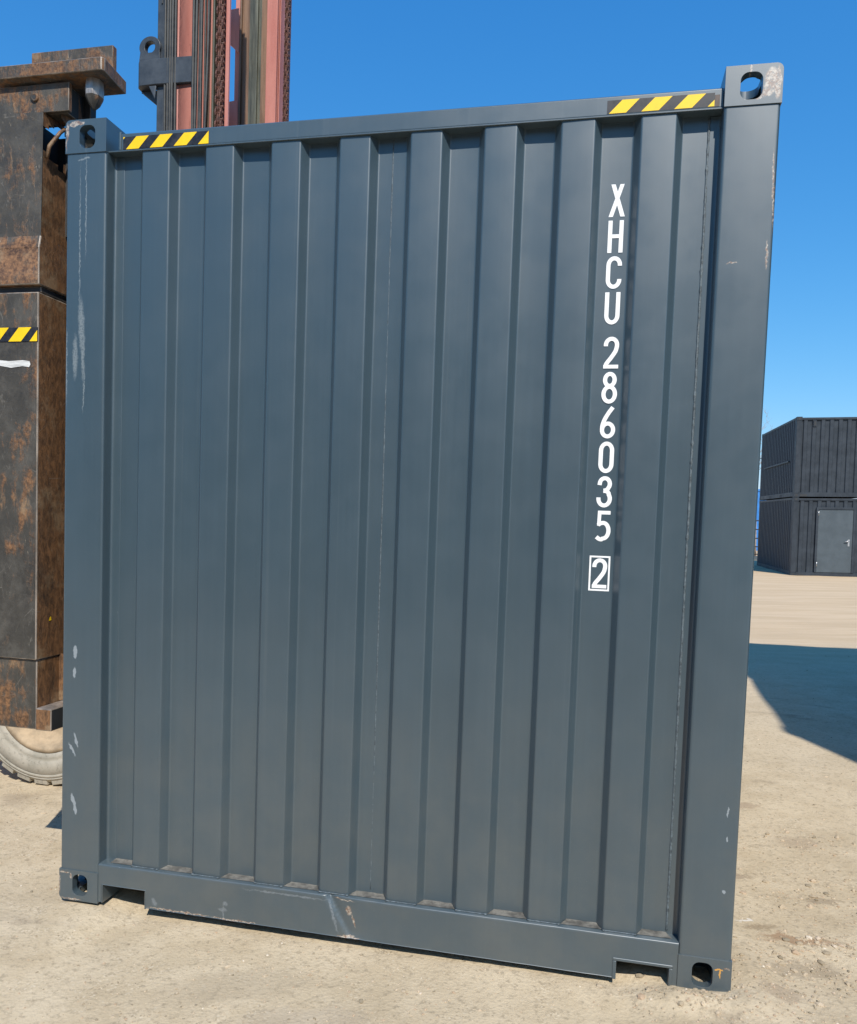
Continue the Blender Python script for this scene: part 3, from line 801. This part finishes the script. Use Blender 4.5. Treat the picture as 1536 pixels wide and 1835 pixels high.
# twist lock
mb = MB('bare', 'black_rust2')
sec = [(3.078, .028, .030), (3.050, .030, .034), (3.020, .029, .033), (2.995, .018, .022), (2.975, .004, .005)]
rows = []
for z, a, b in sec:
    rows.append([(.052 + sx * a, .088 + sy * b, z) for sx, sy in ((-1, -.45), (-.45, -1), (.45, -1), (1, -.45), (1, .45), (.45, 1), (-.45, 1), (-1, .45))])
mb.grid(rows, 0, False, False, True); mb.face(rows[-1][::-1], 1)
for i, f in enumerate(mb.f): mb.mi[i] = 1 if i >= 16 else 0
fpart(mb, 'twist_lock', spread, .003)
# lower foot
mb = MB('black_rust2', 'rust', 'inside', 'bare')
mb.box(-.333, -.139, .040, .30, .632, .904, mis=[0, 1, 2 * 0, 0, 0, 0])
rows = [[(-.139, .17 + 0 * k, z), (-.11, .20, z), (-.07, .21, z), (-.03 + (.9 - z) * .03, .21, z)] for k, z in enumerate((.72, .76, .82, .86, .91))]
mb.grid(rows, 1, True)
mb.box(-.1385, -.068, .032, .26, .632, .718, mis=[0, 2, 1, 0, 0, 3]); fpart(mb, 'spreader_foot', spread, .004, 2, True)
# marks on the column
mb = MB('black_tape', 'yellow')
zt0, zt1, yf = 2.116, 2.168, .0275
mb.box(-.334, -.1365, yf, .0305, zt0, zt1, 0)
for a in (-.36, -.262, -.170):
    w0, sl_ = .055, .045
    pl = [(max(-.334, a), zt0), (min(a + w0, -.137), zt0), (min(a + w0 + sl_, -.137), zt1 if a < -.2 else zt0 + .040), (min(max(a + sl_, -.334), -.138), zt1 if a < -.2 else zt0 + .040)]
    mb.face([(p[0], yf - .0006, p[1]) for p in pl], 1)
fpart(mb, 'hazard_tape', spread)
mb = MB('chalk')
pl = [(-.334, 2.020), (-.30, 2.026), (-.25, 2.018), (-.20, 2.024), (-.172, 2.020), (-.166, 2.030), (-.170, 2.042), (-.20, 2.046), (-.26, 2.043), (-.334, 2.050)]
mb.face([(p[0], .0282, p[1]) for p in pl]); fpart(mb, 'paint_stroke', spread)
for q in ([(-.1338, .10, 1.050), (-.1338, .115, 1.052), (-.1338, .112, 1.068), (-.1338, .104, 1.062)], [(-.1338, .20, 1.04), (-.1338, .235, 1.045), (-.1338, .235, 1.055), (-.1338, .205, 1.055)]):
    mb = MB('yellow'); mb.face(q); fpart(mb, 'tape_scrap', spread)
# spreader main beam and far column, behind the container
mb = MB('black_rust', 'rust'); mb.box(-.42, -.16, .46, L - .5, 2.35, 2.75, mis=[0, 1, 0, 0, 0, 0]); fpart(mb, 'spreader_beam', None, .006)
mb = MB('black_rust', 'rust'); mb.box(-.335, -.135, L - .50, L - .06, .75, 2.9, mis=[0, 1, 0, 0, 0, 0]); mb.box(-.335, .12, L - .22, L - .05, 3.075, 3.12); mb.box(-.335, -.16, L - .20, L - .08, 2.9, 3.075); fpart(mb, 'spreader_column', None, .006)
mb = MB('black_paint')
mb.box(-.58, -.42, 1.9, 3.6, 2.2, 2.9); mb.box(-.58, -.42, 1.9, 3.6, .5, .75); mb.box(-.54, -.45, 2.1, 2.25, .75, 2.2); mb.box(-.54, -.45, 3.2, 3.35, .75, 2.2)
fpart(mb, 'carriage', None, .006)

# mast
ZB, ZT = .12, 6.1
def mast_up(y0, items, name='mast_upright'):
    return None
# near upright
mb = MB('pink', 'rail', 'black_paint', 'grease')
mb.box(-.850, -.830, 2.205, 2.38, ZB, ZT, 0)
mb.box(-.830, -.640, 2.205, 2.225, ZB, ZT, 0)                 # pink web seen between the hoses
mb.box(-.64, -.612, 2.225, 2.27, ZB, ZT, 1); mb.box(-.612, -.60, 2.21, 2.30, ZB, ZT, 0)
mb.box(-.600, -.585, 2.205, 2.34, ZB, ZT, 1); mb.box(-.585, -.575, 2.19, 2.34, ZB, ZT, 3)
mb.box(-.575, -.502, 2.235, 2.25, ZB, ZT, 1)                   # brown inner face behind the chain
mb.box(-.502, -.478, 2.20, 2.222, ZB, ZT, 0)
mb.box(-.850, -.600, 2.36, 2.385, ZB, ZT, 0)
up1 = fpart(mb, 'mast_upright', None, .003)
mb = MB('black_paint'); mb.box(-.982, -.930, 2.20, 2.36, ZB, ZT); mb.box(-.955, -.945, 2.192, 2.20, 4.78, 4.92)
fpart(mb, 'hose_guard', None, .005)
# far upright
mb = MB('pink', 'rail', 'grease')
mb.box(-.884, -.840, 3.10, 3.12, ZB, ZT, 0)
mb.box(-.840, -.826, 3.08, 3.30, ZB, ZT, 1); mb.box(-.826, -.765, 3.098, 3.14, ZB, ZT, 1)
mb.box(-.765, -.700, 3.090, 3.13, ZB, ZT, 2); mb.box(-.700, -.672, 3.105, 3.14, ZB, ZT, 2)
mb.box(-.672, -.622, 3.097, 3.14, ZB, ZT, 1)
mb.box(-.618, -.535, 3.07, 3.10, ZB, ZT, 0); mb.box(-.618, -.535, 3.105, 3.30, ZB, ZT, 0)
mb.box(-.528, -.520, 3.10, 3.30, ZB, ZT, 0)
up2 = fpart(mb, 'mast_upright', None, .003)
for z0, z1 in ((.35, .65), (2.2, 2.5), (3.35, 3.65), (4.28, 4.63), (4.97, 5.30), (5.7, 6.05)):
    mb = MB('pink')
    mb.prism([(-1.02, z0 + .16), (-.842, z0), (-.842, z1), (-1.02, z1 - .02)], 1, 3.08, 3.10)
    mb.box(-1.02, -1.00, 2.36, 3.08, z0 + .18, z1 - .04)
    fpart(mb, 'mast_crossmember', None, .004)
# plate closing the gap just behind the near upright, except the windows
# leaf chains
def chain(x, y, w_, name='lift_chain'):
    mb = MB('chain', 'inside')
    z = ZB + .2; pitch = .078; k = 0
    while z < ZT - .1:
        for j in range(4):
            a = x - w_ / 2 + w_ * j / 4; b = a + w_ / 4 * .70; outer = j in (0, 3)
            r, hl, off = (.027, .46, 0) if outer else (.019, .50, pitch / 2)
            pts = []
            for q in range(12):
                an = 2 * math.pi * q / 12; pts.append((y + r * math.cos(an) * .9, z + off + pitch * hl * math.sin(an)))
            mb.prism(pts, 0, a, b)
        for q in (0, .5): mb.tube([(x - w_ / 2 - .004, y, z + q * pitch), (x + w_ / 2 + .002, y, z + q * pitch)], .010, 8)
        z += pitch; k += 1
    return fpart(mb, name)
chain(-.531, 2.195, .050); chain(-.460, 3.09, .034)
# hoses
rnd = random.Random(5)
def hoses(xs_, y, r, z0=ZB + .3):
    for x in xs_:
        mb = MB('hose'); ph = rnd.uniform(0, 6)
        mb.tube([(x + .002 * math.sin(z * 1.3 + ph), y + .006 * math.sin(z * 1.1 + ph), z) for z in [z0 + (ZT - z0) * i / 24 for i in range(25)]], r, 8)
        fpart(mb, 'hydraulic_hose')
hoses([-.918, -.896, -.878, -.860, -.842], 2.185, .0088)
hoses([-.716, -.697, -.679, -.661], 2.190, .0095); hoses([-.645], 2.200, .007)
mb = MB('hose'); mb.tube([(-.628 + .014 * math.sin((z - 4.0) * 2.2), 2.185, z) for z in [ZB + .3 + 5.5 * i / 30 for i in range(31)]], .0085, 8); fpart(mb, 'hydraulic_hose')
mb = MB('hose'); mb.tube([(-.650 + .006 * math.cos(z * 1.4), 2.205, z) for z in [ZB + .3 + 5.5 * i / 30 for i in range(31)]], .006, 8); fpart(mb, 'hydraulic_hose')
# black clamp bracket with lifting lug
mb = MB('black_paint')
mb.prism([(-1.122, 2.21), (-1.098, 2.18), (-.982, 2.175), (-.70, 2.185), (-.70, 2.235), (-.98, 2.24), (-1.122, 2.26)], 2, 4.268, 4.432)
mb.prism([(-1.122, 4.268), (-1.105, 4.25), (-.96, 4.135), (-.96, 4.268)], 1, 2.24, 2.26)
mb.prism([(-1.03, 4.265), (-.985, 4.18), (-.975, 4.265)], 1, 2.18, 2.19)
br = fpart(mb, 'bracket', None, .005)
mb = MB('black_paint')
cx, cz = -1.027, 4.512; outer = []; inner = []
for q in range(33):
    a = R(-25 + 230 * q / 32)
    outer.append((cx + .076 * math.cos(a), cz + .068 * math.sin(a)))
outer = [(cx + .076, 4.433)] + outer + [(cx - .076, 4.433)]
inner = [(cx + .037 * math.cos(R(-70 + (320) * i / (len(outer) - 1))), cz + .037 * math.sin(R(-70 + 320 * i / (len(outer) - 1)))) for i in range(len(outer))]
for (y_, fl) in ((2.185, 0), (2.225, 1)):
    for i in range(len(outer) - 1):
        mb.face([(outer[i][0], y_, outer[i][1]), (outer[i + 1][0], y_, outer[i + 1][1]), (inner[i + 1][0], y_, inner[i + 1][1]), (inner[i][0], y_, inner[i][1])])
    mb.face([(outer[0][0], y_, outer[0][1]), (inner[0][0], y_, inner[0][1]), (inner[-1][0], y_, inner[-1][1]), (outer[-1][0], y_, outer[-1][1])])
for L_ in (outer, inner):
    n_ = len(L_)
    for i in range(n_):
        j = (i + 1) % n_; mb.face([(L_[i][0], 2.185, L_[i][1]), (L_[j][0], 2.185, L_[j][1]), (L_[j][0], 2.225, L_[j][1]), (L_[i][0], 2.225, L_[i][1])])
fpart(mb, 'lifting_lug', br, .003)

# wheels
def wheel(x, y, r, wd, z):
    mb = MB('tyre')
    prof = [(r * .60, .035), (r * .63, .012), (r * .68, .004), (r * .70, .010), (r * .72, .004), (r * .86, -.004), (r * .868, .003), (r * .876, -.003), (r * .905, -.001), (r * .908, .004), (r * .913, .0), (r * .93, .002), (r * .935, .008), (r * .955, .012), (r * .965, .022), (r * .965, wd - .022), (r * .935, wd - .006), (r * .80, wd + .003), (r * .60, wd - .03)]
    mb.lathe(prof, (x, y, z), 1, 72)
    t = fpart(mb, 'tyre_tmp')
    K = 26
    mb2 = MB('tyre')
    for k in range(K):
        for s_ in (0, 1):
            a0 = 2 * math.pi * (k + .5 * s_) / K; a1 = a0 + 2 * math.pi / K * .74; sk = .05
            ya, yb = (0.006, wd * .52) if s_ == 0 else (wd * .48, wd - .006)
            def pt(a, rr, yy): return (x + rr * math.cos(a), y + yy, z + rr * math.sin(a))
            r0, r1 = r * .93, r
            da = sk if s_ == 0 else -sk
            A = [pt(a0, r0, ya), pt(a1, r0, ya), pt(a1, r1, ya + .008), pt(a0, r1, ya + .008)]
            B = [pt(a0 + da, r0, yb), pt(a1 + da, r0, yb), pt(a1 + da, r1, yb - .008), pt(a0 + da, r1, yb - .008)]
            for q in (A, B[::-1], [A[3], A[2], B[2], B[3]], [A[0], A[3], B[3], B[0]], [A[1], B[1], B[2], A[2]]): mb2.face(q)
    t.name = 'tyre'
    wroot = MB('rim')
    wroot.lathe([(0, .10), (.06, .09), (.07, .05), (.10, .05), (.11, .09), (r * .45, .10), (r * .52, .06), (r * .56, .02), (r * .62, .012), (r * .62, .05), (r * .62, wd - .03), (0, wd - .06)], (x, y, z), 1, 48)
    wo_ = fpart(wroot, 'wheel')
    t.parent = wo_
    tr = fpart(mb2, 'tyre_tread', wo_, .003)
    return wo_
wheel(-.93, 1.085, .465, .36, .462); wheel(-.93, 3.95, .465, .36, .462)
wheel(-3.55, 1.25, .42, .32, .44); wheel(-3.55, 3.85, .42, .32, .44)
mb = MB('pink', 'black_paint')
mb.box(-3.9, -1.12, 1.72, 3.68, .38, .60, 0); mb.box(-3.2, -1.9, 1.5, 3.9, .60, 1.15, 0); mb.box(-1.12, -.6, 1.9, 3.5, .30, .48, 1)
fpart(mb, 'chassis', None, .02)
mb = MB('black_paint'); mb.tube([(-.95, 1.45, .462), (-.95, 3.95, .462)], .09, 12); fpart(mb, 'axle'); mb = MB('black_paint'); mb.tube([(-3.55, 1.5, .44), (-3.55, 3.9, .44)], .07, 12); fpart(mb, 'axle')
mb = MB('pink'); mb.prism([(-4.35, .45), (-4.35, 1.2), (-4.1, 1.55), (-3.25, 1.62), (-3.25, .45)], 1, 1.5, 3.9); fpart(mb, 'counterweight', None, .05, 4)
mb = MB('black_paint')
for x in (-3.2, -1.95):
    for y in (1.75, 3.6): mb.box(x, x + .07, y, y + .07, 1.15, 2.55)
mb.box(-3.25, -1.85, 1.7, 3.7, 2.55, 2.62); mb.box(-2.9, -2.4, 2.4, 3.0, 1.16, 1.4); mb.box(-2.95, -2.85, 2.4, 3.0, 1.4, 2.0)
fpart(mb, 'cab_frame', None, .01)
mb = MB('glass'); mb.box(-1.93, -1.92, 1.82, 3.6, 1.3, 2.5); fpart(mb, 'windscreen')
mb = MB('hose'); mb.tube([(-1.5, 1.9, 1.15), (-1.35, 1.9, .95), (-1.2, 1.9, .72), (-1.0, 1.95, .6)], .018, 8); fpart(mb, 'hydraulic_hose')

# ------------------------------------------------------------ container stack on the right
FW, FH, FL = 2.438, 2.591, 6.058
def far_container(mx, label, door=False, bar=False, latch=False, group='black containers stacked at the edge of the yard', front_door=False):
    o = empty('shipping_container', mx); tag(o, label, 'shipping container', group)
    def P(mb, name, par=None, bv=0): return mb.build(name, par or o, bv)
    for a in (0, FW - .165):
        for b in (0, FL - .178):
            for c in (0, FH - .118):
                mb = MB('far_paint', 'inside'); mb.box(a, a + .165, b - .004, b + .182, c, c + .118)
                if b == 0: mb.box(a + .05, a + .115, -.0055, .0, c + .022, c + .095, 1)
                if a == 0: mb.box(-.0015, .0, b + .07, b + .12, c + .022, c + .095, 1)
                P(mb, 'corner_casting')
    for a in (0, FW - .16):
        for b in (0.004, FL - .16):
            mb = MB('far_paint'); mb.box(a + .002, a + .158, b, b + .156, .118, FH - .118); P(mb, 'corner_post', None, .01)
    for y in (.004, FL - .06):
        mb = MB('far_paint'); mb.box(.165, FW - .165, y, y + .056, FH - .10, FH - .03); P(mb, 'top_end_rail', None, .004)
    mb = MB('far_paint', 'inside'); mb.box(.165, FW - .165, .0, .06, .012, .15); mb.box(.19, .40, -.002, .0, .02, .085, 1); P(mb, 'bottom_end_beam', None, 0)
    mb = MB('far_paint'); mb.box(.165, FW - .165, FL - .06, FL, .012, .15); P(mb, 'bottom_end_beam')
    for x0, x1 in ((.003, .06), (FW - .06, FW - .003)):
        mb = MB('far_paint'); mb.box(x0, x1, .182, FL - .182, FH - .075, FH - .01); P(mb, 'top_side_rail')
        mb = MB('far_paint', 'inside'); mb.box(x0, x1, .182, FL - .182, .02, .16)
        for q in (1.9, 3.7): mb.box(x0 - .002, x0, q, q + .35, .02, .12, 1)
        P(mb, 'bottom_side_rail')
    pts = [(.16, .055)]; u = .20
    while u < FW - .3:
        pts += [(u, .055), (u + .025, .015), (u + .125, .015), (u + .15, .055)]; u += .262
    pts += [(FW - .16, .055)]
    dx0, dx1, dz1 = .74, 1.86, 2.24
    mb = MB('far_paint')
    def strip(x0, x1, z0, z1):
        q = []
        for i in range(len(pts) - 1):
            a, b = pts[i], pts[i + 1]
            if b[0] <= x0 or a[0] >= x1: continue
            def cl(x): t = (x - a[0]) / (b[0] - a[0]); return (x, a[1] + (b[1] - a[1]) * t)
            q.append(cl(x0) if a[0] < x0 else a)
            if b[0] >= x1: q.append(cl(x1)); break
            q.append(b)
        qq = [q[0]] + [p for i, p in enumerate(q[1:]) if (Vector(p) - Vector(q[i])).length > 1e-5]
        for i in range(len(qq) - 1):
            a, b = qq[i], qq[i + 1]
            mb.face([(a[0], a[1], z0), (b[0], b[1], z0), (b[0], b[1], z1), (a[0], a[1], z1)])
    if door:
        strip(.16, dx0, .15, FH - .1); strip(dx1, FW - .16, .15, FH - .1); strip(dx0, dx1, dz1, FH - .1)
    else: strip(.16, FW - .16, .15, FH - .1)
    P(mb, 'corrugated_end_wall')
    mb = MB('far_paint'); mb.face([(.16, FL - .04, .15), (FW - .16, FL - .04, .15), (FW - .16, FL - .04, FH - .1), (.16, FL - .04, FH - .1)]); P(mb, 'end_wall')
    for sx in (0, 1):
        q = []; y = .16
        while y < FL - .3: q += [(y, .042), (y + .068, .006), (y + .14, .006), (y + .208, .042)]; y += .278
        q += [(FL - .16, .042)]
        mb = MB('far_paint'); mb.grid([[((FW - p[1]) if sx else p[1], p[0], z) for p in q] for z in (.15, FH - .07)], 0, False); P(mb, 'corrugated_side_wall')
    mb = MB('far_paint'); mb.box(.05, FW - .05, .05, FL - .05, FH - .045, FH - .035); P(mb, 'roof')
    if door:
        mb = MB('far_paint')
        mb.box(dx0 - .03, dx0 + .035, -.02, .06, .153, dz1 + .03); mb.box(dx1 - .035, dx1 + .03, -.02, .06, .153, dz1 + .03); mb.box(dx0 + .035, dx1 - .035, -.02, .06, dz1 - .04, dz1 + .03)
        fr = P(mb, 'door_frame', None, .004)
        mb = MB('door'); mb.box(dx0 + .038, dx1 - .038, .0, .045, .158, dz1 - .045)
        d = P(mb, 'door', None, .006)
        mb = MB('steel', 'black_tape'); mb.box(dx1 - .17, dx1 - .12, -.008, .0, 1.02, 1.24, 0)
        mb.tube([(dx1 - .145, -.01, 1.18), (dx1 - .145, -.055, 1.18), (dx1 - .27, -.055, 1.175)], .014, 8, 0); P(mb, 'handle', d)
        for z in (.35, 2.0):
            mb = MB('steel'); mb.tube([(dx0 + .04, -.006, z), (dx0 + .04, -.006, z + .14)], .012, 8); P(mb, 'hinge', d)
    if latch:
        mb = MB('inside', 'far_paint'); mb.box(.50, .60, -.012, .055, FH - .32, FH - .13, 1); mb.box(.52, .58, -.015, -.012, FH - .29, FH - .16, 0); P(mb, 'vent_cover')
    if bar:
        mb = MB('far_paint'); mb.box(-.03, .005, .9, 5.2, 1.18, 1.23)
        P(mb, 'guard_bar')
    return o
BY = R(-12.0)
corner = Vector((11.90, 26.0, -.375))
BM0 = Matrix.Translation(corner) @ Matrix.Rotation(BY, 4, 'Z') @ Matrix.Diagonal((1, .93, 1, 1))
far_container(BM0, 'lower black container of the far stack, fitted with a grey door', door=True)
far_container(BM0 @ Matrix.Translation((0, 0, FH + .012)), 'upper black container of the far stack with a guard bar on its shaded side', bar=True, latch=True)

# pair of stacks outside the frame whose shadow crosses the yard
for i in range(2):
    for k in range(2):
        base = CM.translation + EU * 5.24 + ED * -1.18
        mx = Matrix.Translation((base.x, base.y, -.14 + k * 2.9)) @ Matrix.Rotation(YAW - R(4.3), 4, 'Z') @ Matrix.Translation((0, (i + 1) * 2.55, 0)) @ Matrix.Rotation(R(-90), 4, 'Z') @ Matrix.Diagonal((2.55 / FW, 1, 2.9 / FH, 1))
        far_container(mx, 'black container stacked outside the frame on the right whose shadow falls across the yard', group='stacked containers outside the frame')

# unseen container row added behind the camera to block skylight and ground bounce
for i in range(8):
    for k in range(2):
        base = CM.translation + EU * (-8.2 + i * 2.46) + ED * -10.6
        mx = Matrix.Translation((base.x, base.y, -.05 + k * 2.9)) @ Matrix.Rotation(YAW + math.pi, 4, 'Z') @ Matrix.Diagonal((1, 1, 2.9 / FH, 1))
        far_container(mx, 'unseen black container added behind the camera to cut ambient light', group='unseen light blocking containers added behind the camera')

# far fence, tree, blue container
def at(px_, py_, D):
    r = cr * ((px_ - 768) / 1420) + cd * ((py_ - 1024) / 1420) + cf
    return Vector((0, 0, 1.475)) + r * (D / r.y)
p = at(1318, 985, 47)
bl = empty('blue_container', Matrix.Translation((p.x, p.y, -.40)) @ Matrix.Rotation(R(-12), 4, 'Z'))
tag(bl, 'bright blue steel container far away behind the bare tree', 'shipping container')
mb = MB('blue'); pr = []; u = 0
while u < 6: pr += [(u, .0), (u + .03, .04), (u + .12, .04), (u + .15, 0)]; u += .28
mb.grid([[(q[0], q[1], z) for q in pr] for z in (.15, 3.55)], 0, False); mb.build('corrugated_side_wall', bl)
mb = MB('blue'); mb.box(-.02, 6.1, .05, 2.4, .0, 3.62); mb.box(-.02, 6.1, -.01, .049, 3.55, 3.66); mb.box(-.02, 6.1, -.01, .049, 0, .15); mb.build('frame', bl)

def tree(loc, h, seed, label):
    t = empty('bare_tree', None, loc); tag(t, label, 'tree')
    rnd = random.Random(seed); tr = MB('bark'); cw = MB('bark')
    def grow(p, d, l, r, lv):
        pts = [p]; rs = [r]; q = p.copy(); dd = d.copy(); nseg = 5
        for i in range(nseg):
            dd = (dd + Vector((rnd.uniform(-.12, .12), rnd.uniform(-.12, .12), .05))).normalized(); q = q + dd * l / nseg
            pts.append(q.copy()); rs.append(r * (1 - .75 * (i + 1) / nseg))
        (tr if lv == 0 else cw).tube(pts, rs, 6 if lv < 2 else 4)
        if lv < 4:
            for i in range(6 if lv == 0 else 4):
                k = rnd.uniform(.25, 1); j = min(nseg - 1, int(k * nseg)); b = pts[j].lerp(pts[j + 1], k * nseg - j if k < 1 else 1)
                a = rnd.uniform(0, 6.28); side = Vector((math.cos(a), math.sin(a), rnd.uniform(.5, 1.2))).normalized()
                grow(b, (d * .5 + side).normalized(), l * rnd.uniform(.42, .6), rs[j] * .6 + .002, lv + 1)
    grow(Vector((0, 0, 0)), Vector((0, 0, 1)), h * .72, .09, 0)
    tr.build('trunk', t); cw.build('branches', t)
q = at(1352, 1000, 40); tree((q.x, q.y, -.4), 6.6, 4, 'slender bare tree without leaves between the anthracite container and the far black stack')
fe = empty('yard_fence', Matrix.Translation((at(1310, 1000, 36).x, 36, -.40)) @ Matrix.Rotation(R(-6), 4, 'Z'))
tag(fe, 'low black railing fence behind the far black stack', 'fence')
for k in range(3):
    mb = MB('fence'); mb.box(k * 1.6, k * 1.6 + .07, 0, .07, 0, 1.9); mb.build('fence_post', fe)
mb = MB('fence')
for z in (.28, .62, 1.0, 1.4, 1.8): mb.box(-2, 3.6, .075, .10, z, z + .05)
for k in range(36): mb.box(-2 + k * .16, -1.98 + k * .16, .102, .12, .2, 1.88)
mb.build('railing', fe)
mb = MB('door'); mb.box(-2, 3.6, -.1, .2, -.05, .22); mb.build('kerb', fe)
a = BM0 @ Vector((.1, FL, 4.25)); b = a + Vector((-9, 2.5, .9))
mb = MB('fence'); mb.tube([a.lerp(b, i / 12) + Vector((0, 0, -.25 * math.sin(math.pi * i / 12))) for i in range(13)], .014, 6)
cb = mb.build('overhead_cable'); tag(cb, 'thin dark cable running left from the far black stack', 'cable')
pb = empty('cable_pole', None, (b.x, b.y, -.4)); tag(pb, 'pole carrying the cable, hidden behind the anthracite container', 'pole')
mb = MB('wood'); mb.tube([(0, 0, 0), (0, 0, b.z + .9)], [.11, .08], 10); mb.build('post', pb)
mb = MB('wood'); mb.box(-.5, .5, -.04, .04, b.z + .35, b.z + .45); mb.build('crossarm', pb)
